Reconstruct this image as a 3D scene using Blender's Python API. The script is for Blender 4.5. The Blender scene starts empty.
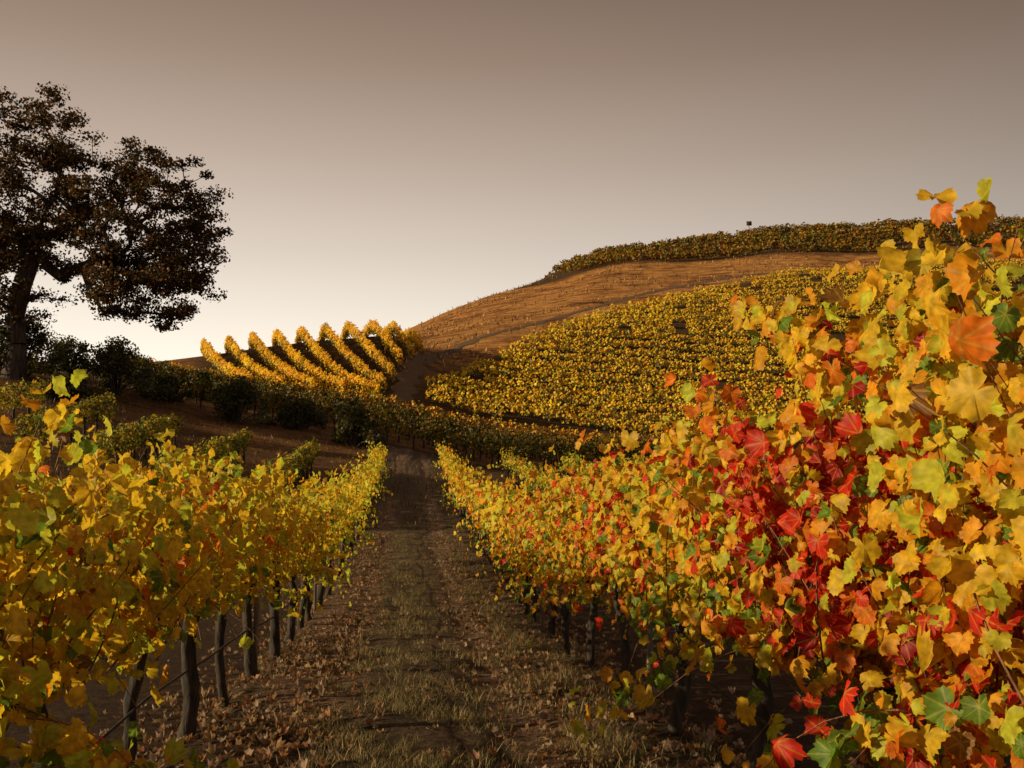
import bpy, math
import numpy as np
from mathutils import Vector
rng=np.random.default_rng(11)
F=950.0; CZ=1.65; HY=445.0
scene=bpy.context.scene
# ------------------------------------------------------------------ terrain
C=np.array([-300,0,100,200,300,400,425,500,600,700,800,900,1024,1400],float)
V=np.array([0,20,30,45,60,75,90,110,130,160,190,220,260,400,3000],float)
Z=np.array([
[0,0,0,0,0,0,0,0,0,0,0,0,0,0],
[0.4,0.3,.1,0,0,0,0,0,0,0,0,0,0,0],
[2.4,1.6,1.2,.6,.2,.05,0,0,0,0,0,0,0,0],
[6.6,4.7,3.4,2.0,1.0,.5,.4,.25,0,0,0,0,0,0],
[9.0,7.0,5.8,4.1,3.0,1.7,1.3,.1,-.3,-.3,-.3,-.2,0,0],
[10,8.5,7.5,5.8,4.6,3.3,2.6,1.1,.4,.2,.2,.3,.3,.3],
[10,9.4,8.8,7.6,7.0,6.7,6.1,4.6,2.6,2.3,2.4,2.6,2.8,3],
[10,9.8,10.6,12.2,14.0,15.0,10.9,10.4,9.5,9,9,9,9,9],
[9,7,7,7,9,15.4,15.2,17,17.3,17,17,17,17,17],
[7,6,6,6.5,9,19.6,20.6,23.6,26.5,28,30,31,32,32],
[5,5,6,7,11.5,24.8,26.6,32,36.5,37.5,38.5,39,40,40],
[4,5,6,7,12,27.5,30,36.8,46,49.5,52,53,54,54],
[2,3,4,5,9,20,24,31,41,45,49,51,52,52],
[0,0,0,0,0,0,0,4,8,10,12,12,12,12],
[0,0,0,0,0,0,0,0,0,0,0,0,0,0]],float)
cg=np.arange(-300,1401,5.0); vg=np.arange(0,421,1.0)
tmp=np.array([np.interp(cg,C,Z[i]) for i in range(len(V))])
G=np.array([np.interp(vg,V,tmp[:,j]) for j in range(len(cg))]).T
def blur(A,sig,ax):
    r=int(sig*3); k=np.exp(-.5*(np.arange(-r,r+1)/sig)**2); k/=k.sum()
    pad=[(0,0),(0,0)]; pad[ax]=(r,r)
    B=np.pad(A,pad,mode='edge')
    return np.apply_along_axis(lambda m:np.convolve(m,k,'valid'),ax,B)
G=blur(blur(G,3.0,0),3.2,1)
dipy=np.arange(0,70,.5); dipz=np.interp(dipy,[0,3,6.5,10,14,20,28,36,45,54],[0,0,-.2,-.58,-.78,-.85,-.78,-.6,-.25,0])
dipz=blur(dipz[:,None],2.5,0)[:,0]
def snoise(x,y,f,seed):
    r=np.random.default_rng(seed); o=0
    for i in range(5):
        a=r.uniform(0,6.28); w=f*r.uniform(.6,1.7)
        o=o+np.sin((x*math.cos(a)+y*math.sin(a))*w+r.uniform(0,6.28))
    return o/5
def H(x,y):
    x=np.asarray(x,float); y=np.asarray(y,float)
    c=512+F*x/np.maximum(y,14); v=np.clip(y,0,419.9)
    ci=np.clip((c+300)/5,0,len(cg)-1.001); i=np.floor(ci).astype(int); fc=ci-i
    j=np.floor(v).astype(int); fv=v-j
    z=(G[j,i]*(1-fc)+G[j,i+1]*fc)*(1-fv)+(G[j+1,i]*(1-fc)+G[j+1,i+1]*fc)*fv
    z=z*np.clip(1-(y-420)/800,0,1)
    z=z+np.interp(y,dipy,dipz)
    amp=np.clip((y-25)/60,0,1)
    rough=np.clip((y-165)/25,0,1)*np.clip((260-y)/40,0,1)
    z=z+amp*(.4*snoise(x,y,.12,1)+.2*snoise(x,y,.4,2))+.03*snoise(x,y,.8,3)+rough*(.3*snoise(x,y*2,.35,12)+.7*snoise(x*1.3,y*.6,.16,13))
    return z
def cv(c,v): return ((np.asarray(c,float)-512)/F*np.asarray(v,float), np.asarray(v,float))
# ------------------------------------------------------------------ mesh helpers
def mk(name,v,t,col=None,uv=None,mat=None,parent=None,loc=(0,0,0),smooth=False):
    v=np.asarray(v,float)-np.array(loc) ; t=np.asarray(t,np.int32)
    me=bpy.data.meshes.new(name)
    me.vertices.add(len(v)); me.vertices.foreach_set('co',v.astype(np.float32).ravel())
    k=t.shape[1]
    me.loops.add(t.size); me.loops.foreach_set('vertex_index',t.ravel())
    me.polygons.add(len(t)); me.polygons.foreach_set('loop_start',np.arange(0,t.size,k,dtype=np.int32))
    try: me.polygons.foreach_set('loop_total',np.full(len(t),k,dtype=np.int32))
    except Exception: pass
    me.update(calc_edges=True)
    if smooth: me.polygons.foreach_set('use_smooth',np.ones(len(t),bool))
    if col is not None:
        a=me.color_attributes.new('Col','FLOAT_COLOR','POINT')
        c4=np.ones((len(v),4),np.float32); c4[:,:3]=col; a.data.foreach_set('color',c4.ravel())
    if uv is not None:
        a=me.attributes.new('leafuv','FLOAT_VECTOR','POINT')
        u3=np.zeros((len(v),3),np.float32); u3[:,:2]=uv; a.data.foreach_set('vector',u3.ravel())
    ob=bpy.data.objects.new(name,me); scene.collection.objects.link(ob)
    if mat: me.materials.append(mat)
    if parent is not None: ob.parent=parent
    else: ob.location=loc
    return ob
def empty(name,loc=(0,0,0)):
    e=bpy.data.objects.new(name,None); e.location=loc; e.empty_display_size=.3
    scene.collection.objects.link(e); return e
class Acc:
    def __init__(s): s.v=[];s.t=[];s.c=[];s.u=[];s.n=0
    def add(s,v,t,c=None,u=None):
        if len(v)==0: return
        s.v.append(v); s.t.append(np.asarray(t)+s.n); s.n+=len(v)
        s.c.append(np.zeros((len(v),3))+(.2 if c is None else c)); s.u.append(np.zeros((len(v),2)) if u is None else u)
    def make(s,name,mat,parent=None,loc=(0,0,0),smooth=False):
        if not s.v: return None
        return mk(name,np.concatenate(s.v),np.concatenate(s.t),np.concatenate(s.c),np.concatenate(s.u),mat,parent,loc,smooth)
def tube(P,R,n=6,rough=0):
    P=np.asarray(P,float); R=np.asarray(R,float); m=len(P)
    T=np.gradient(P,axis=0); T/=np.linalg.norm(T,axis=1)[:,None]+1e-9
    ref=np.where(np.abs(T[:,2:3])>.9,np.array([[1.,0,0]]),np.array([[0,0,1.]]))
    A=np.cross(T,ref); A/=np.linalg.norm(A,axis=1)[:,None]+1e-9; B=np.cross(T,A)
    th=np.arange(n)*2*np.pi/n
    rr=R[:,None]*(1+rough*rng.normal(size=(m,n)))
    v=P[:,None,:]+rr[...,None]*(np.cos(th)[None,:,None]*A[:,None,:]+np.sin(th)[None,:,None]*B[:,None,:])
    v=v.reshape(-1,3); t=[]
    for i in range(m-1):
        for j in range(n):
            a=i*n+j;b=i*n+(j+1)%n
            t.append((a,b,b+n)); t.append((a,b+n,a+n))
    return v,np.array(t)
# leaf templates (outline in leaf plane, +y = tip)
def templ(half):
    a=[(d,r) for d,r in half]+[(360-d,r) for d,r in half[::-1] if 0<d<180]
    pts=[(0,0)]+[(r*math.sin(math.radians(d)),r*math.cos(math.radians(d))) for d,r in a]
    n=len(pts)-1
    return np.array(pts),np.array([(0,1+i,1+(i+1)%n) for i in range(n)])
LHI=templ([(0,1.0),(7,.88),(14,.90),(20,.80),(28,.74),(34,.86),(44,.84),(54,.96),(60,.84),(68,.86),(77,.75),(86,.70),(94,.81),(106,.79),(116,.88),(126,.76),(138,.78),(148,.66),(160,.62),(170,.38),(180,.10)])
LMID=templ([(0,1.0),(27,.73),(52,.95),(86,.68),(114,.85),(150,.6),(180,.15)])
LLO=(np.array([(0,-.6),(.75,0),(.0,.9),(-.75,0)]),np.array([(0,1,2),(0,2,3)]))
def leaves(pos,nrm,tip,size,col,T,edge=None,fold=.25,curl=.35):
    n=len(pos); P,tri=T; k=len(P)
    nrm=nrm/(np.linalg.norm(nrm,axis=1)[:,None]+1e-9)
    tip=tip-nrm*(tip*nrm).sum(1)[:,None]; tip/=np.linalg.norm(tip,axis=1)[:,None]+1e-9
    side=np.cross(tip,nrm)
    r=np.linalg.norm(P,axis=1)
    fo=rng.normal(fold,.3,(n,1)); cu=rng.normal(curl,.55,(n,1))
    wv=rng.uniform(0,6.28,(n,1)); an=np.arctan2(P[:,0],P[:,1])[None]
    zz=fo*np.abs(P[:,0])[None]-cu*(r**2)[None]+.17*np.sin(an*3+wv)*r[None]+rng.normal(0,.05,(n,k))*r[None]
    sx=rng.uniform(.75,1.12,(n,1))
    loc=(P[:,0][None]*sx)[...,None]*side[:,None]+P[:,1][None,:,None]*tip[:,None]+zz[...,None]*nrm[:,None]
    v=(pos[:,None]+size[:,None,None]*loc).reshape(-1,3)
    t=(tri[None]+(np.arange(n)*k)[:,None,None]).reshape(-1,3)
    c=np.repeat(col[:,None,:],k,1)
    if edge is not None:
        w=np.clip((r-.3)/.6,0,1)[None,:,None]*rng.uniform(0,.75,(n,1,1))
        c=c*(1-w)+edge[:,None,:]*w
    u=np.tile(P,(n,1))
    return v,t,c.reshape(-1,3),u
# ------------------------------------------------------------------ materials
def newmat(name):
    m=bpy.data.materials.new(name); m.use_nodes=True
    nt=m.node_tree; nt.nodes.clear(); return m,nt,nt.nodes,nt.links
def leafmat(name,trans=.42,veins=True):
    m,nt,N,L=newmat(name)
    out=N.new('ShaderNodeOutputMaterial'); at=N.new('ShaderNodeAttribute'); at.attribute_name='Col'
    col=at.outputs['Color']
    geo=N.new('ShaderNodeNewGeometry')
    if veins:
        ua=N.new('ShaderNodeAttribute'); ua.attribute_name='leafuv'
        sp=N.new('ShaderNodeSeparateXYZ'); L.new(ua.outputs['Vector'],sp.inputs[0])
        an=N.new('ShaderNodeMath'); an.operation='ARCTAN2'; L.new(sp.outputs[0],an.inputs[0]); L.new(sp.outputs[1],an.inputs[1])
        ab=N.new('ShaderNodeMath'); ab.operation='ABSOLUTE'; L.new(an.outputs[0],ab.inputs[0])
        pp=N.new('ShaderNodeMath'); pp.operation='PINGPONG'; pp.inputs[1].default_value=.48; L.new(ab.outputs[0],pp.inputs[0])
        ln=N.new('ShaderNodeVectorMath'); ln.operation='LENGTH'; L.new(ua.outputs['Vector'],ln.inputs[0])
        mu=N.new('ShaderNodeMath'); mu.operation='MULTIPLY'; L.new(pp.outputs[0],mu.inputs[0]); L.new(ln.outputs['Value'],mu.inputs[1])
        mr=N.new('ShaderNodeMapRange'); mr.inputs[1].default_value=.0; mr.inputs[2].default_value=.06; mr.inputs[3].default_value=.4; mr.inputs[4].default_value=0
        L.new(mu.outputs[0],mr.inputs[0])
        mx=N.new('ShaderNodeMix'); mx.data_type='RGBA'; mx.inputs['B'].default_value=(.75,.55,.08,1)
        L.new(mr.outputs[0],mx.inputs['Factor']); L.new(col,mx.inputs['A']); col=mx.outputs['Result']
        no=N.new('ShaderNodeTexNoise'); no.inputs['Scale'].default_value=45; L.new(geo.outputs['Position'],no.inputs['Vector'])
        hs=N.new('ShaderNodeHueSaturation'); 
        m2=N.new('ShaderNodeMapRange'); m2.inputs[1].default_value=.3; m2.inputs[2].default_value=.7; m2.inputs[3].default_value=.6; m2.inputs[4].default_value=1.15
        L.new(no.outputs[0],m2.inputs[0]); L.new(m2.outputs[0],hs.inputs['Value']); L.new(col,hs.inputs['Color']); col=hs.outputs[0]
    pb=N.new('ShaderNodeBsdfPrincipled'); pb.inputs['Roughness'].default_value=.5; pb.inputs['Specular IOR Level'].default_value=.3
    L.new(col,pb.inputs['Base Color'])
    tr=N.new('ShaderNodeBsdfTranslucent'); L.new(col,tr.inputs[0])
    ms=N.new('ShaderNodeMixShader'); ms.inputs[0].default_value=trans
    L.new(pb.outputs[0],ms.inputs[1]); L.new(tr.outputs[0],ms.inputs[2]); L.new(ms.outputs[0],out.inputs[0])
    return m
def barkmat(name,a,b,scale=30):
    m,nt,N,L=newmat(name)
    out=N.new('ShaderNodeOutputMaterial'); pb=N.new('ShaderNodeBsdfPrincipled'); pb.inputs['Roughness'].default_value=.9
    tc=N.new('ShaderNodeTexCoord'); mp=N.new('ShaderNodeMapping'); mp.inputs['Scale'].default_value=(1,1,.2); L.new(tc.outputs['Object'],mp.inputs[0])
    no=N.new('ShaderNodeTexNoise'); no.inputs['Scale'].default_value=scale; no.inputs['Detail'].default_value=6; L.new(mp.outputs[0],no.inputs['Vector'])
    cr=N.new('ShaderNodeValToRGB'); cr.color_ramp.elements[0].position=.35; cr.color_ramp.elements[0].color=(*a,1); cr.color_ramp.elements[1].position=.65; cr.color_ramp.elements[1].color=(*b,1)
    L.new(no.outputs[0],cr.inputs[0]); L.new(cr.outputs[0],pb.inputs['Base Color'])
    bp=N.new('ShaderNodeBump'); bp.inputs['Strength'].default_value=.8; bp.inputs['Distance'].default_value=.02; L.new(no.outputs[0],bp.inputs['Height']); L.new(bp.outputs[0],pb.inputs['Normal'])
    L.new(pb.outputs[0],out.inputs[0]); return m
M_leaf=leafmat('grape_leaf',.54); M_far=leafmat('foliage_far',.45,False); M_oak=leafmat('oak_leaf',.35,False)
M_grass=leafmat('grass_blades',.25,False)
M_bark=barkmat('vine_bark',(.010,.007,.005),(.055,.036,.025)); M_oakbark=barkmat('oak_bark',(.02,.014,.01),(.09,.06,.04),8)
M_shoot=barkmat('shoot_bark',(.12,.05,.025),(.28,.13,.06),60)
M_post=barkmat('post_wood',(.08,.06,.045),(.2,.15,.11),20)
def groundmat(name,kind):
    m,nt,N,L=newmat(name)
    out=N.new('ShaderNodeOutputMaterial'); pb=N.new('ShaderNodeBsdfPrincipled'); pb.inputs['Roughness'].default_value=.95; pb.inputs['Specular IOR Level'].default_value=.1
    geo=N.new('ShaderNodeNewGeometry')
    def noise(s,d=6,sc=None,rough=.6):
        n=N.new('ShaderNodeTexNoise'); n.inputs['Scale'].default_value=s; n.inputs['Detail'].default_value=d; n.inputs['Roughness'].default_value=rough
        if sc:
            mp=N.new('ShaderNodeMapping'); mp.inputs['Scale'].default_value=sc; L.new(geo.outputs['Position'],mp.inputs[0]); L.new(mp.outputs[0],n.inputs['Vector'])
        else: L.new(geo.outputs['Position'],n.inputs['Vector'])
        return n.outputs[0]
    def ramp(src,els):
        cr=N.new('ShaderNodeValToRGB'); e=cr.color_ramp.elements
        while len(e)<len(els): e.new(.5)
        for i,(p,c) in enumerate(els): e[i].position=p; e[i].color=(*c,1)
        L.new(src,cr.inputs[0]); return cr.outputs[0]
    def mix(f,a,b):
        mx=N.new('ShaderNodeMix'); mx.data_type='RGBA'; L.new(f,mx.inputs['Factor']); L.new(a,mx.inputs['A']); L.new(b,mx.inputs['B']); return mx.outputs['Result']
    fine=noise(9,9,None,.75)
    if kind=='terrain':
        at=N.new('ShaderNodeAttribute'); at.attribute_name='Col'; sp=N.new('ShaderNodeSeparateColor'); L.new(at.outputs['Color'],sp.inputs[0])
        soil=ramp(fine,[(.3,(.05,.03,.02)),(.5,(.12,.07,.045)),(.72,(.22,.135,.08))])
        big=noise(.06,9,(1,1.3,5),.8)
        dry=ramp(big,[(.40,(.09,.03,.012)),(.47,(.42,.16,.045)),(.54,(.85,.40,.12)),(.62,(.20,.075,.028))])
        med=noise(.4,9,(.6,1.6,2),.9)
        drk=ramp(med,[(.45,(.04,.018,.010)),(.5,(.48,.20,.06)),(.57,(.95,.48,.16))])
        mm=N.new('ShaderNodeMix'); mm.data_type='RGBA'; mm.inputs['Factor'].default_value=.45; L.new(dry,mm.inputs['A']); L.new(drk,mm.inputs['B'])
        c=mix(sp.outputs[0],soil,mm.outputs['Result'])
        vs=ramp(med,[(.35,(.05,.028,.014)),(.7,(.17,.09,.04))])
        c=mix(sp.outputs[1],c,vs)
        hgt=med; bd=1.5
    elif kind=='path':
        at=N.new('ShaderNodeAttribute'); at.attribute_name='Col'; sp=N.new('ShaderNodeSeparateColor'); L.new(at.outputs['Color'],sp.inputs[0])
        soil=ramp(noise(14,10,None,.85),[(.36,(.05,.03,.02)),(.5,(.20,.115,.075)),(.62,(.44,.28,.19))])
        gr=ramp(noise(22,10,None,.85),[(.40,(.02,.014,.009)),(.5,(.09,.06,.035)),(.62,(.22,.15,.085))])
        pat=ramp(noise(1.6,6,None,.7),[(.40,(0,0,0)),(.60,(1,1,1))])
        mxm=N.new('ShaderNodeMix'); mxm.data_type='RGBA'; mxm.blend_type='OVERLAY'; mxm.inputs['Factor'].default_value=.7; L.new(sp.outputs[0],mxm.inputs['A']); L.new(pat,mxm.inputs['B'])
        c=mix(mxm.outputs['Result'],gr,soil); hgt=fine; bd=.06
    else:
        c=ramp(fine,[(.3,(.09,.052,.03)),(.7,(.22,.135,.08))]); hgt=fine; bd=.1
    bp=N.new('ShaderNodeBump'); bp.inputs['Strength'].default_value=.9; bp.inputs['Distance'].default_value=bd
    L.new(hgt,bp.inputs['Height'])
    if kind!='road':
        b2=N.new('ShaderNodeBump'); b2.inputs['Strength'].default_value=.7; b2.inputs['Distance'].default_value=.03; L.new(fine,b2.inputs['Height']); L.new(b2.outputs[0],bp.inputs['Normal'])
    L.new(bp.outputs[0],pb.inputs['Normal']); L.new(c,pb.inputs['Base Color']); L.new(pb.outputs[0],out.inputs[0])
    return m
# ------------------------------------------------------------------ terrain mesh
def topE(c): return np.interp(c,[380,425,500,600,700,800,1400],[80,98,120,145,160,166,168])
xs=np.concatenate([-np.geomspace(3000,95,26),np.arange(-90,160,1.0),np.geomspace(165,3000,24)])
ys=np.concatenate([[-300,-150,-80,-50],np.arange(-30,20,1.0),np.arange(20,265,1.0),np.geomspace(270,4000,30)])
X,Y=np.meshgrid(xs,ys); Zt=H(X,Y)
nx,ny=len(xs),len(ys)
vv=np.stack([X.ravel(),Y.ravel(),Zt.ravel()],1)
ii=(np.arange(ny-1)[:,None]*nx+np.arange(nx-1)[None]).ravel()
quads=np.stack([ii,ii+1,ii+nx+1,ii+nx],1)
cc=512+F*X/np.maximum(Y,14)
dry=np.clip((Y-24)/25,0,1)*.6+.4*(Y>110)
dry=np.where((Y<60)&(cc>380),dry*.3,dry)
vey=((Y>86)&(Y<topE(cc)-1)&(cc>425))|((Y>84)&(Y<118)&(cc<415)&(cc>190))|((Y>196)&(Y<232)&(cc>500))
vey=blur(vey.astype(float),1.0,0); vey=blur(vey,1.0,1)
mk('ground_terrain',vv,quads,np.stack([dry.ravel(),vey.ravel(),0*vey.ravel()],1),None,groundmat('terrain_soil_and_dry_grass','terrain'),smooth=True)
# row frame
a0=math.atan(102/F); D=np.array([-math.sin(a0),math.cos(a0)]); Nn=np.array([math.cos(a0),math.sin(a0)])
def W(s,t): s=np.asarray(s,float);t=np.asarray(t,float); return s*D[0]+t*Nn[0], s*D[1]+t*Nn[1]
# dirt path
ss=np.concatenate([np.arange(-4,12,.05),np.arange(12,58,.5)]); tt=np.linspace(-1.5,1.9,80)
S,T_=np.meshgrid(ss,tt,indexing='ij'); Xp,Yp=W(S,T_)
edge=np.clip(np.minimum(T_+1.5,1.9-T_)/.25,0,1)
rn=blur(blur(rng.normal(size=S.shape),1.2,0),1.2,1)*3; rn2=blur(blur(rng.normal(size=S.shape),5.0,0),5.0,1)*13
rel=.008*rn+.014*rn2-.045*np.exp(-((T_-.72)/.22)**2)-.035*np.exp(-((T_+.62)/.2)**2)
Zp=H(Xp,Yp)+.05*edge-.04*(1-edge)+rel*edge+.06
trk=np.exp(-((T_-.72+.06*np.sin(S))/.24)**2)+.75*np.exp(-((T_+.75)/.28)**2)+.3*rn2
vv=np.stack([Xp.ravel(),Yp.ravel(),Zp.ravel()-.04],1); na=len(tt)
ii=(np.arange(len(ss)-1)[:,None]*na+np.arange(na-1)[None]).ravel()
mk('dirt_path',vv,np.stack([ii,ii+1,ii+na+1,ii+na],1)[:,::-1],np.repeat(np.clip(trk,0,1).ravel()[:,None],3,1),None,groundmat('path_dirt','path'),smooth=True)
# dirt road on the hill
rc=np.array([385,400,410,420,436,466,518,580,650,720,820]); rv=np.array([78,88,98,107,116,126,137,150,162,170,175.])
k=np.linspace(0,10,160); rc=np.interp(k,np.arange(11),rc); rv=np.interp(k,np.arange(11),rv)
rx,ry=cv(rc,rv); rx=np.convolve(np.pad(rx,6,'edge'),np.ones(13)/13,'valid'); ry=np.convolve(np.pad(ry,6,'edge'),np.ones(13)/13,'valid')
tx=np.gradient(rx);ty=np.gradient(ry);l=np.hypot(tx,ty);px_,py_=-ty/l,tx/l
off=np.linspace(-1.1,1.1,7)
wj=1+.25*np.sin(np.arange(160)*.9)+.15*rng.normal(size=160)
RX=rx[:,None]+px_[:,None]*off*wj[:,None]; RY=ry[:,None]+py_[:,None]*off*wj[:,None]; RZ=H(RX,RY)+.1-.12*(np.abs(off)>1.0)
ii=(np.arange(159)[:,None]*7+np.arange(6)[None]).ravel()
mk('dirt_road',np.stack([RX.ravel(),RY.ravel(),RZ.ravel()],1),np.stack([ii,ii+1,ii+8,ii+7],1),None,None,groundmat('road_dirt','road'),smooth=True)
# ------------------------------------------------------------------ leaf colours
PAL=np.array([(1.0,.64,.03),(.98,.43,.015),(.95,.22,.012),(.88,.045,.018),(.48,.010,.014),(.72,.72,.05),(.19,.32,.03),(.36,.16,.04)])
#            yellow      gold-orange   orange       red           crimson       lime          green          brown
def pick(Wt):
    Wt=np.maximum(Wt,0); Wt=Wt/Wt.sum(1)[:,None]; cum=np.cumsum(Wt,1); r=rng.random((len(Wt),1)); idx=(r>cum).sum(1).clip(0,7)
    c=PAL[idx]*rng.uniform(.72,1.0,(len(Wt),1)); 
    return c*rng.uniform(.9,1.0,(len(Wt),3)),idx
def g(x,m,s): return np.exp(-.5*((x-m)/s)**2)
def colr(side,s,t,z):
    n=len(s); w=np.zeros((n,8))
    patch=snoise(s*3,z*3+t,1.2,7); p2=snoise(s*2,z*2+t,1.5,9)
    if side>0:
        red=4.2*g(s,3.4,.36)*g(z,1.5,.24)+1.0*g(s,2.7,.45)*g(z,1.15,.2)+2.2*g(s,2.35,.3)*g(z,.6,.25)+1.2*g(s,7.4,.7)*g(z,1.4,.35)+.8*g(s,11.5,.8)*g(z,1.3,.3)+.04
        red=red*(.5+1.0*np.clip(p2+.3,0,1.3))
        w[:,0]=1.6+.8*np.clip(patch,0,1); w[:,1]=.6+.5*np.clip(-patch,0,1)+.3*g(z,2.0,.3); w[:,2]=.12+.5*red; w[:,3]=1.6*red; w[:,4]=.8*red*g(s,3.3,.4)+.12*red
        w[:,5]=.9; w[:,6]=.3+.6*(z<1.1); w[:,7]=.05
    else:
        red=(.04+.5*g(s,5.2,1.0)*g(z,1.25,.3)+.3*g(s,3.2,.4)*g(z,.7,.2))*(.5+np.clip(p2+.3,0,1.2))
        w[:,0]=2.4+.6*np.clip(patch,0,1); w[:,1]=.2+.3*np.clip(-patch,0,1); w[:,2]=.03+.6*red; w[:,3]=.3*red; w[:,4]=0
        w[:,5]=1.6; w[:,6]=.2+.8*(z<.95); w[:,7]=.03+.3*red
    c,idx=pick(w)
    ed=c.copy(); m=rng.random(n)<.32
    ed[m]=np.where((side>0)&(rng.random((m.sum(),1))<.6),np.array([[.85,.2,.015]]),np.array([[.65,.3,.03]]))
    m2=(idx==3)|(idx==4)|(idx==6); ed[m2]=c[m2]*.9
    return c,ed
# ------------------------------------------------------------------ shoots + leaves
def grow(side,s0,s1,t0,hfun,cord,nsh,T,lsize,acc_l,acc_s,spacing=.062,droop=.2,tubes=True,extra=None,dup=1,low=.72,lowp=.9,lmin=.5,lat=.2):
    P0=[]; mid=(s0+s1)/2; hw=(s1-s0)/2
    for i in range(nsh):
        s=rng.uniform(s0,s1); top=hfun(s)-(.16*abs((s-mid)/hw)**2 if side<0 else .08*abs((s-mid)/hw)**2); L=(top-cord)*rng.uniform(lmin,1.1)
        dr=rng.random()<droop; sg=rng.choice([-1,1])
        if dr:
            L=rng.uniform(.4,.8); d=np.array([rng.normal(0,.35),sg*rng.uniform(.3,.7),rng.uniform(-.2,.7)]); gr=rng.uniform(.7,1.3); ou=0
        else:
            d=np.array([rng.normal(0,.28),rng.normal(0,lat),1.0]); gr=rng.uniform(0,.12); ou=sg*rng.uniform(0,.22)
        d/=np.linalg.norm(d)
        P0.append((s,t0+rng.normal(0,.08),cord+rng.normal(0,.05),d,L,gr,ou,0))
    if extra: P0+=[(*e,1) for e in extra]
    LP=[];LO=[]
    for (s,t,z,d,L,gr,ou,fx) in P0:
        m=max(4,int(L/spacing)); l=np.linspace(0,L,m+1)
        w=rng.uniform(0,6.28,2)
        ps=s+d[0]*l+.03*np.sin(l*6+w[0]); pt=t+d[1]*l+ou*l*l+.03*np.sin(l*5+w[1]); pz=z+d[2]*l-gr*l*l
        x,y=W(ps,pt); hz=H(x,y)
        pz=np.maximum(pz,.12)
        P=np.stack([x,y,hz+pz],1)
        if tubes:
            v,tr=tube(P[::2] if m>6 else P,np.linspace(.0045,.0013,len(P[::2] if m>6 else P)),3); acc_s.add(v,tr)
        for q in range(dup+2*fx):
            LP.append(np.stack([ps[1:],pt[1:],pz[1:],hz[1:],np.full(m,fx)],1))
    A=np.concatenate(LP); 
    kp=(A[:,2]>low)|(rng.random(len(A))>lowp)|(A[:,4]>0); A=A[kp]; n=len(A)
    ang=rng.uniform(0,6.28,n); pr=rng.uniform(.03,.12,n)
    ds=np.cos(ang)*pr; dt=np.sin(ang)*pr+.02*np.sign(A[:,1]-t0)
    s=A[:,0]+ds;t=A[:,1]+dt;z=A[:,2]+rng.normal(0,.035,n)
    x,y=W(s,t)
    pos=np.stack([x,y,A[:,3]+z],1)
    outt=np.clip((t-t0)/.25,-1,1)+.7*np.sin(ang)
    nr=np.stack([rng.normal(0,.5,n)-.25,outt*.9,.35+rng.normal(0,.5,n)],1)
    tp=np.stack([rng.normal(0,.5,n)+.5*np.cos(ang),outt*.5+rng.normal(0,.3,n),-.75+rng.normal(0,.45,n)],1)
    def tow(a): return np.stack([a[:,0]*D[0]+a[:,1]*Nn[0],a[:,0]*D[1]+a[:,1]*Nn[1],a[:,2]],1)
    c,ed=colr(side,s,t-t0,z)
    sz=lsize*rng.uniform(.42,1.28,n)
    keep=pos[:,1]>1.5
    acc_l.add(*leaves(pos[keep],tow(nr)[keep],tow(tp)[keep],sz[keep],c[keep],T,ed[keep]))
TL,TR=-1.3,1.62
bump=lambda s,k:.07*math.sin(s*4.1+k)+.05*math.sin(s*7.3+2*k)
hR=lambda s: float(np.interp(s,[2.0,2.5,2.9,3.3,4.2,6,9,13,50],[2.28,2.25,2.12,1.96,1.92,1.88,1.90,1.85,1.7]))+bump(s,1)
hL=lambda s: float(np.interp(s,[2,3.2,4,6,10,14,50],[1.85,1.8,1.76,1.76,1.88,1.85,1.7]))+bump(s,3)
def trunk(acc,s,t,cord,r=.035,arm=.75):
    m=9; l=np.linspace(0,1,m); 
    ps=s+.05*np.cumsum(rng.normal(0,.5,m)); pt=t+.03*np.cumsum(rng.normal(0,.5,m))
    x,y=W(ps,pt); z=H(x,y)-.05+l*(cord+.05)
    r=r*rng.uniform(.8,1.25)
    v,tr=tube(np.stack([x,y,z],1),r*(1.25-.35*l+.5*(l>.93)+.25*(l<.1)),8,.18); acc.add(v,tr)
    for sg in (-1,1):
        k=8; q=np.linspace(0,arm,k); x2,y2=W(ps[-1]+sg*q,pt[-1]+rng.normal(0,.015,k)+0*q); z2=H(x2,y2)+cord-.02+rng.normal(0,.018,k)+.05*(1-np.exp(-q*5))
        v,tr=tube(np.stack([x2,y2,z2],1),np.linspace(r*.75,r*.4,k),6,.18); acc.add(v,tr)
def plant(side,s,t,hf,sp,T,ls,nsh,extra=None,droop=.2,cord=.85,low=.72,lowp=.9,lmin=.5):
    al,ash,at=Acc(),Acc(),Acc()
    grow(side,s-sp/2,s+sp/2,t,hf,cord,nsh,T,ls,al,ash,extra=extra,droop=droop,dup=2,low=low,lowp=lowp,lmin=lmin,spacing=.055,lat=.24)
    trunk(at,s,t,cord)
    x,y=W(s,t); loc=(float(x),float(y),float(H(x,y)))
    e=empty('grapevine',loc)
    at.make('trunk',M_bark,e,loc,True); ash.make('shoots',M_shoot,e,loc); al.make('leaves',M_leaf,e,loc)
def U(a): a=np.array(a,float); return a/np.linalg.norm(a)
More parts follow.
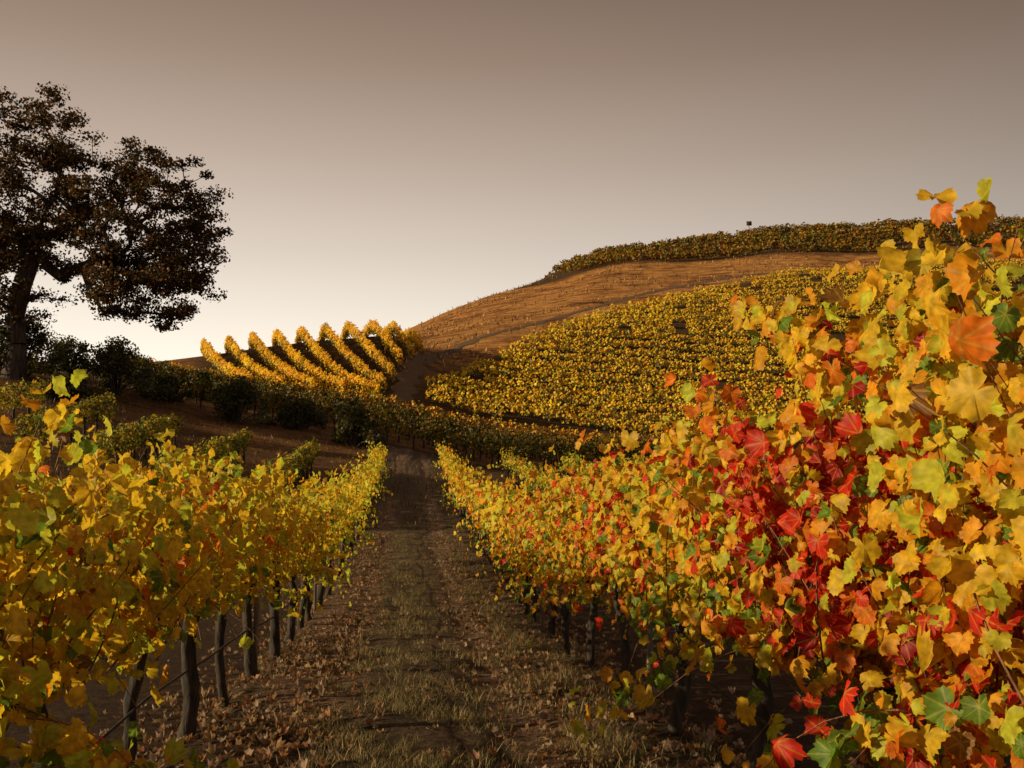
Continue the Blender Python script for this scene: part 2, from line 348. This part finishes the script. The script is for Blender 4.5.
exR=[(2.95,1.5,1.95,U((.85,-.12,.45)),.85,.12,0),(2.9,1.5,1.85,U((.8,-.1,.55)),.75,.12,0),(2.5,1.5,1.9,U((.2,-.3,1)),.35,.1,0),
     (3.0,1.35,1.6,U((1.0,-.2,.5)),.7,.3,0),(2.3,1.55,1.9,U((0,.1,1)),.35,.1,0),(2.6,1.55,1.75,U((.3,-.1,1)),.5,.1,0),(2.75,1.5,1.8,U((.5,-.1,1)),.5,.1,0),
     (2.6,1.4,.8,U((0,-.4,-.2)),.5,.3,0),(2.45,1.55,1.7,U((.1,-.1,1)),.5,.1,0)]
exR2=[(4.6,1.45,.8,U((-.5,-.7,.1)),.75,.7,0)]
exL=[(3.15,-1.25,1.4,U((.15,.1,1)),.5,.05,0),(2.9,-1.15,1.2,U((0,.3,.6)),.45,.3,0),(2.7,-1.1,.8,U((.2,.6,.1)),.6,.6,0),(3.0,-1.1,.7,U((.2,.6,.0)),.6,.5,0)]
sR=[1.9,3.15,4.45,5.75,7.05,8.35,9.65,10.95,12.25]
for i,s in enumerate(sR): plant(1,s,TR,hR,1.3,LHI if s<8 else LMID,.048,[74,76,62,52,46,44,42,40,40][i],extra={1:exR,2:exR2}.get(i),droop=[.3,.22,.14,.14,.2,.25,.25,.25,.25][i],low=[.3,.72,.78,.76,.66,.55,.5,.5,.5][i],lowp=.92,lmin=.62)
sL=[2.6,3.75,4.85,6.0,7.2,8.4,9.6,10.8,12.0]
for i,s in enumerate(sL): plant(-1,s,TL,hL,1.15,LHI if s<8 else LMID,.046,44 if i<3 else 40,extra={0:exL}.get(i),droop=.28 if i in(0,) else .1,low=[.35,.80,.84,.82,.72,.62,.55,.5,.5][i],lowp=.95,lmin=.6)
# rest of the rows in this block
rows=[(TL,12.6,43,-1,None),(TR,12.9,46,1,None)]+[(TR+2.9*i,[7,11,14,17,20][i-1],45,1,1.62) for i in range(1,6)]
for ri,(t,a,b,side,hc) in enumerate(rows):
    al,ash,at=Acc(),Acc(),Acc()
    for s in np.arange(a,b,1.3):
        hv=.14*rng.normal()
        hh=(lambda q:hc+hv) if hc else ((lambda q:hR(q)+hv) if side>0 else (lambda q:hL(q)+hv))
        T=LMID if s<20 else LLO
        far=s>20
        grow(side,s-.6,s+.6,t,hh,.8,(32 if not far else 20),T,(.062 if not far else .08),al,ash,spacing=.07 if not far else .09,tubes=s<16,droop=.25,low=.5)
        trunk(at,s,t,.85)
    e=empty('vineyard_row'); at.make('trunks',M_bark,e,smooth=True); ash.make('shoots',M_shoot,e)
    f=np.array([.95,.97,.9]) if ri<2 else np.array([.75,.88,.8])
    al.c=[c*f for c in al.c]
    al.make('leaves',M_far,e)
# trellis
for t in (TL,TR):
    e=empty('trellis'); a=Acc(); p=Acc()
    for hgt in (.5,.88,1.25):
        s=np.linspace(.5,45,60); x,y=W(s,t+0*s); z=H(x,y)+hgt-(.03*np.abs(np.sin(s*1.2)) if hgt==.5 else 0)
        v,tr=tube(np.stack([x,y,z],1),np.full(60,.007 if hgt==.5 else .0016),5); a.add(v,tr)
    for s in np.arange(1.2 if t>0 else 3.2,45,5.2):
        x,y=W(s,t); z=float(H(x,y)); v,tr=tube(np.array([[x,y,z-.1],[x+.01,y,z+.8],[x,y,z+1.4]]),np.array([.022,.021,.02]),8); p.add(v,tr)
    a.make('wires',M_bark,e); p.make('posts',M_post,e)
# ------------------------------------------------------------------ distant rows
def farrow(acc,x,y,top,lo,wid,dens,size,pal,wt,tacc=None,step=1.6,lowshade=1.0,thr=.25,gap=0.0):
    seg=np.hypot(np.diff(x),np.diff(y)); cl=np.concatenate([[0],np.cumsum(seg)]); L=cl[-1]
    n=int(L*dens)
    if n<3: return
    q=rng.uniform(0,L,n); ph=rng.uniform(0,6.28)
    if gap>0:
        hv=rng.random(int(L/step)+2)>gap; q=q[hv[(q/step).astype(int)]]; n=len(q)
    X=np.interp(q,cl,x);Y=np.interp(q,cl,y)
    dx=np.interp(q,cl,np.gradient(x));dy=np.interp(q,cl,np.gradient(y));l=np.hypot(dx,dy);nx_,ny_=-dy/l,dx/l
    hvar=rng.normal(1,.09,int(L/step)+2)[(q/step).astype(int)]
    lump=.80*hvar+.2*np.cos(q*2*np.pi/step+ph)+.15*snoise(q,q*0+ph,1.1,3)
    th=rng.uniform(0,6.28,n); r=np.sqrt(rng.uniform(.25,1,n))
    lat=np.cos(th)*r*wid*lump; zz=(top+lo)/2+np.sin(th)*r*(top-lo)/2*lump+rng.normal(0,.06,n)
    X2=X+nx_*lat;Y2=Y+ny_*lat
    pos=np.stack([X2,Y2,H(X,Y)+zz],1)
    nr=np.stack([nx_*np.cos(th)-.55,ny_*np.cos(th)-.3,.6*np.sin(th)+.35],1)+rng.normal(0,.42,(n,3))
    tp=rng.normal(0,.5,(n,3))-np.array([0,0,.6])
    vp=rng.normal(1,.14,int(L/step)+2)[np.clip((q/step).astype(int),0,int(L/step)+1)]
    idx=rng.choice(len(pal),n,p=np.array(wt)/sum(wt)); c=np.array(pal)[idx]*rng.uniform(.7,1.1,(n,1))*vp[:,None]
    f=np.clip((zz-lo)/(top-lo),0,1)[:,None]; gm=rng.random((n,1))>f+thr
    if lowshade<1: c=np.where(gm,np.array([[.12,.13,.025]]),c)  # lower leaves go dark green: shade inside the row put into the colour
    v,t,c,u=leaves(pos,nr,tp,size*rng.uniform(.7,1.3,n),np.minimum(c,1),LLO); acc.add(v,t,c,u)
    if tacc is not None:
        for s in np.arange(.5,L,step):
            a=np.interp(s,cl,x);b=np.interp(s,cl,y);z=float(H(a,b))
            v,t=tube(np.array([[a,b,z-.1],[a,b,z+lo+.3]]),np.array([.06,.05]),4); tacc.add(v,t)
yel=[(1.0,.62,.03),(.98,.45,.02),(.78,.64,.05),(.2,.24,.03),(.65,.2,.02)]
# bank rows (left)
for i in range(1,6):
    t=TL-2.9*i
    s=np.linspace([26,28,31,33,35][i-1],43,30); x,y=W(s,t+0*s); a,tc=Acc(),Acc()
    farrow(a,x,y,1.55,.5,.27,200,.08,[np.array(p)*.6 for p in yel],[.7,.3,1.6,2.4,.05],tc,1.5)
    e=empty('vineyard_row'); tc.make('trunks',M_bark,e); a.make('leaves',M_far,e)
# crossing rows
for j in range(7):
    c=np.linspace(110,1000,80); v=58+3.0*j+ (c-400)*.004
    x,y=cv(c,v); a,tc=Acc(),Acc()
    farrow(a,x,y,2.0,.6,.45,85,.13,[np.array(p)*(.26 if j<6 else 1.) for p in yel],[.6,.9,1.0,2.6,.3] if j<6 else [1,1.8,.6,.6,.5],tc)  # shade painted in: front rows' colours darkened, last row bright as sunlit rim
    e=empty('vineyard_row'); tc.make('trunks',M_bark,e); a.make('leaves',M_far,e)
# golden knoll rows
for j in range(10):
    a=Acc()
    x0=-36.8+2.8*j; v0=113.5
    q=np.linspace(-.22,1,70); qp=np.maximum(q,0); y=v0-31*q; x=x0+14*qp**1.25+9*np.minimum(q,0)
    c_=512+F*x/y; ok=(c_<np.interp(y,[82,95,112,130],[380,396,428,432]))
    x,y=x[ok],y[ok]
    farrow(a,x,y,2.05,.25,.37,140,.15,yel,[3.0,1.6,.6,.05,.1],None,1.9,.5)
    e=empty('vineyard_row'); a.make('leaves',M_far,e)
# big hillside block
for j in range(28):
    v0=88+3.6*j
    c=np.linspace(426,1200,260); v=v0+ 4*np.sin((c-425)/420.) - (c-425)*.022
    ok=(v<topE(c)-2.5+.8*np.sin(c*.05))&(v>87)
    c,v=c[ok],v[ok]
    if len(c)<6: continue
    x,y=cv(c,v); m=x<95; x,y=x[m],y[m]
    if len(x)<6: continue
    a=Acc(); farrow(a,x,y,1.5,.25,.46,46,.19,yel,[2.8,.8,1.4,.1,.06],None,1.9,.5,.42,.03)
    e=empty('vineyard_row'); a.make('leaves',M_far,e)
# ridge block
for j in range(9):
    c=np.linspace(545+ (8-j)*4,1200,200); v=198+3.4*j+0*c; x,y=cv(c,v); m=x<130
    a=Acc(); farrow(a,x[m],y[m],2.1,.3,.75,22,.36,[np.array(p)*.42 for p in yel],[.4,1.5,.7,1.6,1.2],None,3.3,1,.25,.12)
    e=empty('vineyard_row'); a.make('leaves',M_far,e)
# ------------------------------------------------------------------ tree
def tree(name,base,lobes,ncl,leaf_n,lsize,pal,wt,clr,trunkpts,rk):
    e=empty(name,tuple(base)); pts=[]
    for (cx,cy,cz,rx,ry,rz,w) in lobes:
        n=int(ncl*w)
        d=rng.normal(size=(n,3)); d/=np.linalg.norm(d,axis=1)[:,None]; r=rng.uniform(.2,1,n)**.5
        pts.append(np.array([cx,cy,cz])+d*r[:,None]*np.array([rx,ry,rz]))
    pts=np.concatenate(pts); 
    nodes=[np.array(p,float) for p in trunkpts]; par=[-1]+list(range(len(nodes)-1))
    order=np.argsort(np.linalg.norm(pts-nodes[-1],axis=1)); term=[]
    for k in order:
        p=pts[k]; A=np.array(nodes[2:]); d=np.linalg.norm(A-p,axis=1)+.6*np.clip(A[:,2]-p[2],0,9); i=int(np.argmin(d))+2
        q=nodes[i]; dist=np.linalg.norm(p-q); cur=i; m=max(1,int(dist/.9))
        for h in range(1,m+1):
            f=h/m; w=q*(1-f)+p*f+np.array([0,0,.12*dist*math.sin(f*math.pi)])+rng.normal(0,.1,3)*(f<1)
            nodes.append(w); par.append(cur); cur=len(nodes)-1
        term.append(cur)
    N_=len(nodes); cnt=np.ones(N_)
    for i in range(N_-1,0,-1): cnt[par[i]]+=cnt[i]
    R=rk*cnt**.5; R[0]*=1.35
    b=Acc()
    for i in range(1,N_):
        p=par[i]; v,t=tube(np.array([nodes[p],nodes[i]]),np.array([max(min(R[p],R[i]*1.5),.01),R[i]]),6 if R[i]>.06 else 3); b.add(v,t)
    b.make('trunk_and_limbs',M_oakbark,e,tuple(base),True)
    T=np.array([nodes[i] for i in term]); n=len(T)*leaf_n
    cl=np.repeat(T,leaf_n,0)*1.0; rr=np.repeat(rng.uniform(.5,1.3,len(T))*clr,leaf_n)
    d=rng.normal(size=(n,3)); d/=np.linalg.norm(d,axis=1)[:,None]; d*= (rng.uniform(0,1,n)**.6*rr)[:,None]; d[:,2]*=.55
    pos=cl+d; idx=rng.choice(len(pal),n,p=np.array(wt)/sum(wt)); c=np.array(pal)[idx]*rng.uniform(.6,1.3,(n,1))*np.repeat(rng.uniform(.6,1.2,len(T)),leaf_n)[:,None]
    a=Acc(); v,t,c,u=leaves(pos,rng.normal(0,1,(n,3))+np.array([0,0,.4]),rng.normal(0,1,(n,3)),lsize*rng.uniform(.6,1.3,n),c,LLO); a.add(v,t,c,u)
    a.make('crown_leaves',M_oak,e,tuple(base))
oak=[(.06,.04,.011),(.11,.052,.013),(.26,.10,.017),(.032,.03,.009)]
bx,by=-26.3,50.; bz=float(H(bx,by))
tree('oak_tree',(bx,by,bz),[(-25.8,50,16.2,3.6,4,4.8,1.6),(-19.6,50,13.6,4.3,4,4.1,2.0),(-18.9,49.5,10.0,3.6,3.3,2.3,.9),(-27.5,50,11,4,4,3.8,1.2),(-31,51,14.5,4.5,4,5,1.2)],
     105,120,.10,oak,[1,.9,.7,.8],.82,[(bx,by,bz-.3),(bx+.1,by,bz+1.8),(bx-.1,by+.1,bz+3.4),(bx+.3,by,bz+5),(bx+.8,by,bz+6.6)],.018)
gr=[(.04,.05,.013),(.07,.065,.018),(.13,.09,.02)]
def shrub(c,v,h,w,pal=gr,n=4500,name='shrub',ls=.1):
    x,y=cv(c,v); x=float(x);y=float(y);z=float(H(x,y))
    e=empty(name,(x,y,z)); a=Acc();b=Acc(); K=26
    cen=np.stack([rng.normal(0,.5,K)*w,rng.normal(0,.5,K)*w,rng.uniform(.15,1,K)*h],1); cen[:,2]*=np.clip(1.15-np.hypot(cen[:,0],cen[:,1])/w*.6,.2,1)
    for q in cen:
        P=np.array([[0,0,-.1],q*np.array([.4,.4,.6]),q])+np.array([x,y,z]); vv,t=tube(P,np.array([.06,.035,.015]),4); b.add(vv,t)
    k=rng.integers(0,K,n); d=rng.normal(size=(n,3)); d/=np.linalg.norm(d,axis=1)[:,None]; d*=(rng.uniform(0,1,n)**.7)[:,None]*np.array([w*.36,w*.36,h*.24])
    pos=cen[k]+d+np.array([x,y,z]); pos[:,2]=np.maximum(pos[:,2],z+.03)
    col=np.array(pal)[rng.integers(0,len(pal),n)]*rng.uniform(.6,1.3,(n,1))
    vv,t,cc_,u=leaves(pos,d+rng.normal(0,.4,(n,3)),rng.normal(0,1,(n,3)),ls*rng.uniform(.6,1.3,n),col,LLO); a.add(vv,t,cc_,u)
    b.make('stems',M_oakbark,e,(x,y,z)); a.make('leaves',M_oak,e,(x,y,z))
for (c,v,h,w) in [(25,52,3.4,2.2),(-20,50,3,2.2),(115,54,3.0,1.9),(70,57,2.6,1.6),(165,57,1.6,1.4),(238,54,2.6,1.5),(355,53,2.4,1.2),(205,64,1.8,1.4),(140,66,2,2),(60,46,1.2,1.0),(300,56,1.8,1.3)]:
    shrub(c,v,h,w)
# ------------------------------------------------------------------ ground cover
def litter():
    n=11000
    s=1.5+24*rng.random(n)**1.6
    k=rng.random(n)
    t=np.where(k<.5,np.where(rng.random(n)<.5,TL,TR)+rng.normal(0,.38,n),np.where(k<.9,np.where(rng.random(n)<.6,-.85,1.0)+rng.normal(0,.24,n),rng.uniform(-1.6,2,n)))
    x,y=W(s,t); z=H(x,y)+.075+rng.uniform(-.03,.015,n)
    z=np.where((t>-1.4)&(t<1.8),z,H(x,y)+.03)
    pal=np.array([(.36,.19,.12),(.46,.26,.15),(.2,.10,.06),(.42,.18,.09),(.55,.36,.2),(.48,.33,.26)])
    c=pal[rng.integers(0,6,n)]*rng.uniform(.5,1.1,(n,1))
    a=Acc(); a.add(*leaves(np.stack([x,y,z],1),np.array([0,0,1])+rng.normal(0,.4,(n,3)),rng.normal(0,1,(n,3)),.036*rng.uniform(.5,1.2,n),c,LMID,None,.5,-.5)); a.make('fallen_leaves',M_leaf)
litter()
def blades(name,x,y,z0,h,w,pal):
    n=len(x); ang=rng.uniform(0,6.28,n); lean=rng.normal(0,.5,(n,2))
    b=np.stack([x,y,z0],1); sd=np.stack([np.cos(ang),np.sin(ang),0*ang],1)*w[:,None]
    mid=b+np.stack([lean[:,0]*h*.4,lean[:,1]*h*.4,h*.6],1); tip=b+np.stack([lean[:,0]*h,lean[:,1]*h,h*.95],1)
    v=np.stack([b-sd,b+sd,mid-sd*.6,mid+sd*.6,tip],1).reshape(-1,3)
    t=(np.array([(0,1,3),(0,3,2),(2,3,4)])[None]+(np.arange(n)*5)[:,None,None]).reshape(-1,3)
    c=np.array(pal)[rng.integers(0,len(pal),n)]*rng.uniform(.6,1.2,(n,1)); c=np.repeat(c,5,0)
    mk(name,v,t,c,None,M_grass)
# clumped path grass
nt_=7000; sc_=1.8+24*rng.random(nt_)**1.6; cl=rng.random(nt_)
tc_=np.where(cl<.62,rng.normal(-.02,.28,nt_),np.where(cl<.82,rng.normal(1.15,.2,nt_),rng.uniform(-1.5,1.8,nt_)))
kp=snoise(sc_*1.5,tc_*2.6,2.6,44)+.6*snoise(sc_,tc_,7,45)+.35*rng.normal(size=nt_)>-.02; sc_,tc_=sc_[kp],tc_[kp]; nt_=len(sc_)
kk=24; s=np.repeat(sc_,kk)+rng.normal(0,.04,nt_*kk); t=np.repeat(tc_,kk)+rng.normal(0,.04,nt_*kk)
ch=np.repeat(rng.uniform(.025,.10,nt_)*(1+.6*(tc_>.95)),kk)
x,y=W(s,t); blades('path_grass',x,y,H(x,y)+.035,ch*rng.uniform(.6,1.3,len(x)),np.full(len(x),.0021),[(.40,.27,.13),(.50,.34,.16),(.13,.12,.04),(.24,.18,.07),(.08,.09,.025)])
n=16000; c=rng.uniform(380,1000,n); v=rng.uniform(96,235,n)
x,y=cv(c,v); k=(v>topE(c))&(snoise(x,y,.25,8)+.3*rng.normal(size=n)>.1); x,y=x[k],y[k]
blades('dry_hill_grass',x,y,H(x,y)-.02,rng.uniform(.2,.7,len(x)),np.full(len(x),.09),[(.5,.26,.08),(.2,.09,.03),(.65,.38,.13),(.10,.06,.025),(.09,.06,.02)])
n=14000; c=rng.uniform(-50,480,n); v=rng.uniform(26,84,n); x,y=cv(c,v)
blades('dry_bank_grass',x,y,H(x,y)-.02,rng.uniform(.08,.3,n),np.full(n,.02),[(.25,.14,.06),(.18,.1,.04),(.12,.07,.03)])
# stones
a=Acc()
for i in range(90):
    s=1.5+14*rng.random()**1.5; t=rng.uniform(-1.4,1.7); x,y=W(s,t); z=float(H(x,y))+.05; r=rng.uniform(.008,.026)
    P=np.array([[x,y,z-r],[x,y,z-r*.5],[x,y,z+r*.2],[x,y,z+r*.6]]); v,tr=tube(P,r*np.array([.4,1.1,1,.3]),7,.15); a.add(v,tr)
    v2=v[-7:]; 
    a.add(np.concatenate([v2,[v2.mean(0)+[0,0,.1*r]]]),[(j,(j+1)%7,7) for j in range(7)])
a.make('stones',M_post,smooth=True)
# ridge signpost
x,y=cv(752,222); x=float(x);y=float(y);z=float(H(x,y)); e=empty('signpost',(x,y,z)); a=Acc()
v,t=tube(np.array([[x,y,z-.2],[x,y,z+3.6]]),np.array([.09,.08]),6); a.add(v,t); a.make('pole',M_post,e,(x,y,z))
bxv=np.array([[sx*.6,sy*.08,sz*.5] for sx in(-1,1) for sy in(-1,1) for sz in(-1,1)])+np.array([x,y-.18,z+3.4])
mk('panel',bxv,[(0,1,3,2),(4,6,7,5),(0,4,5,1),(2,3,7,6),(0,2,6,4),(1,5,7,3)],None,None,M_bark,e,(x,y,z))
# ------------------------------------------------------------------ light
el=math.radians(15); az=math.atan2(-1.0,-.25)
sd=Vector((math.sin(az)*math.cos(el),math.cos(az)*math.cos(el),math.sin(el)))
sl=bpy.data.lights.new('sun','SUN'); sl.energy=5; sl.angle=math.radians(.5); sl.color=(1,.82,.48)
so=bpy.data.objects.new('sun',sl); so.rotation_euler=(-sd).to_track_quat('-Z','Y').to_euler(); scene.collection.objects.link(so)
w=bpy.data.worlds.new('World'); scene.world=w; w.use_nodes=True; nt=w.node_tree; N=nt.nodes; L=nt.links; N.clear()
sk=N.new('ShaderNodeTexSky'); sk.sky_type='NISHITA'; sk.sun_disc=False; sk.sun_elevation=el; sk.sun_rotation=az%(2*math.pi)
tc=N.new('ShaderNodeTexCoord'); sp=N.new('ShaderNodeSeparateXYZ'); L.new(tc.outputs['Generated'],sp.inputs[0])
cr=N.new('ShaderNodeValToRGB'); E=cr.color_ramp.elements
stops=[(0,(10,8.7,7.0)),(.09,(9.8,8.8,7.4)),(.14,(8.4,7.5,6.35)),(.20,(6.8,5.8,4.9)),(.29,(4.9,3.85,3.08)),(.38,(3.3,2.35,1.75)),(.46,(2.25,1.52,1.08)),(.6,(2.7,2.05,1.65)),(.9,(3.0,2.5,2.2))]
while len(E)<len(stops): E.new(.5)
for i,(p,c) in enumerate(stops): E[i].position=p; E[i].color=(c[0]/10,c[1]/10,c[2]/10,1)
L.new(sp.outputs[2],cr.inputs[0])
dt=N.new('ShaderNodeVectorMath'); dt.operation='DOT_PRODUCT'; dt.inputs[1].default_value=Vector((-.38,.9,.05)).normalized(); L.new(tc.outputs['Generated'],dt.inputs[0])
mr=N.new('ShaderNodeMapRange'); mr.inputs[1].default_value=.6; mr.inputs[2].default_value=1; mr.inputs[3].default_value=.66; mr.inputs[4].default_value=1.14; L.new(dt.outputs['Value'],mr.inputs[0])
hs=N.new('ShaderNodeHueSaturation'); hs.inputs['Saturation'].default_value=.3; hs.inputs['Value'].default_value=.08; L.new(sk.outputs[0],hs.inputs['Color'])
mx=N.new('ShaderNodeMix'); mx.data_type='RGBA'; mx.inputs['Factor'].default_value=.95; L.new(hs.outputs[0],mx.inputs['A']); L.new(cr.outputs[0],mx.inputs['B'])
sc=N.new('ShaderNodeVectorMath'); sc.operation='SCALE'; L.new(mx.outputs['Result'],sc.inputs[0])
m10=N.new('ShaderNodeMath'); m10.operation='MULTIPLY'; m10.inputs[1].default_value=10; L.new(mr.outputs[0],m10.inputs[0]); L.new(m10.outputs[0],sc.inputs['Scale'])
bg=N.new('ShaderNodeBackground'); bg.inputs[1].default_value=.1; L.new(sc.outputs[0],bg.inputs[0])
wo=N.new('ShaderNodeOutputWorld'); L.new(bg.outputs[0],wo.inputs[0])
# ------------------------------------------------------------------ camera
cd=bpy.data.cameras.new('camera'); cd.lens=F/1024*36; cd.sensor_width=36; cd.clip_end=8000; cd.clip_start=.05
co=bpy.data.objects.new('camera',cd); co.location=(0,0,CZ); co.rotation_euler=(math.radians(90)+math.atan((HY-384)/F),0,0)
scene.collection.objects.link(co); scene.camera=co
scene.view_settings.view_transform='Standard'; scene.view_settings.look='None'; scene.view_settings.exposure=0
print('faces',sum(len(o.data.polygons) for o in scene.objects if o.type=='MESH'))
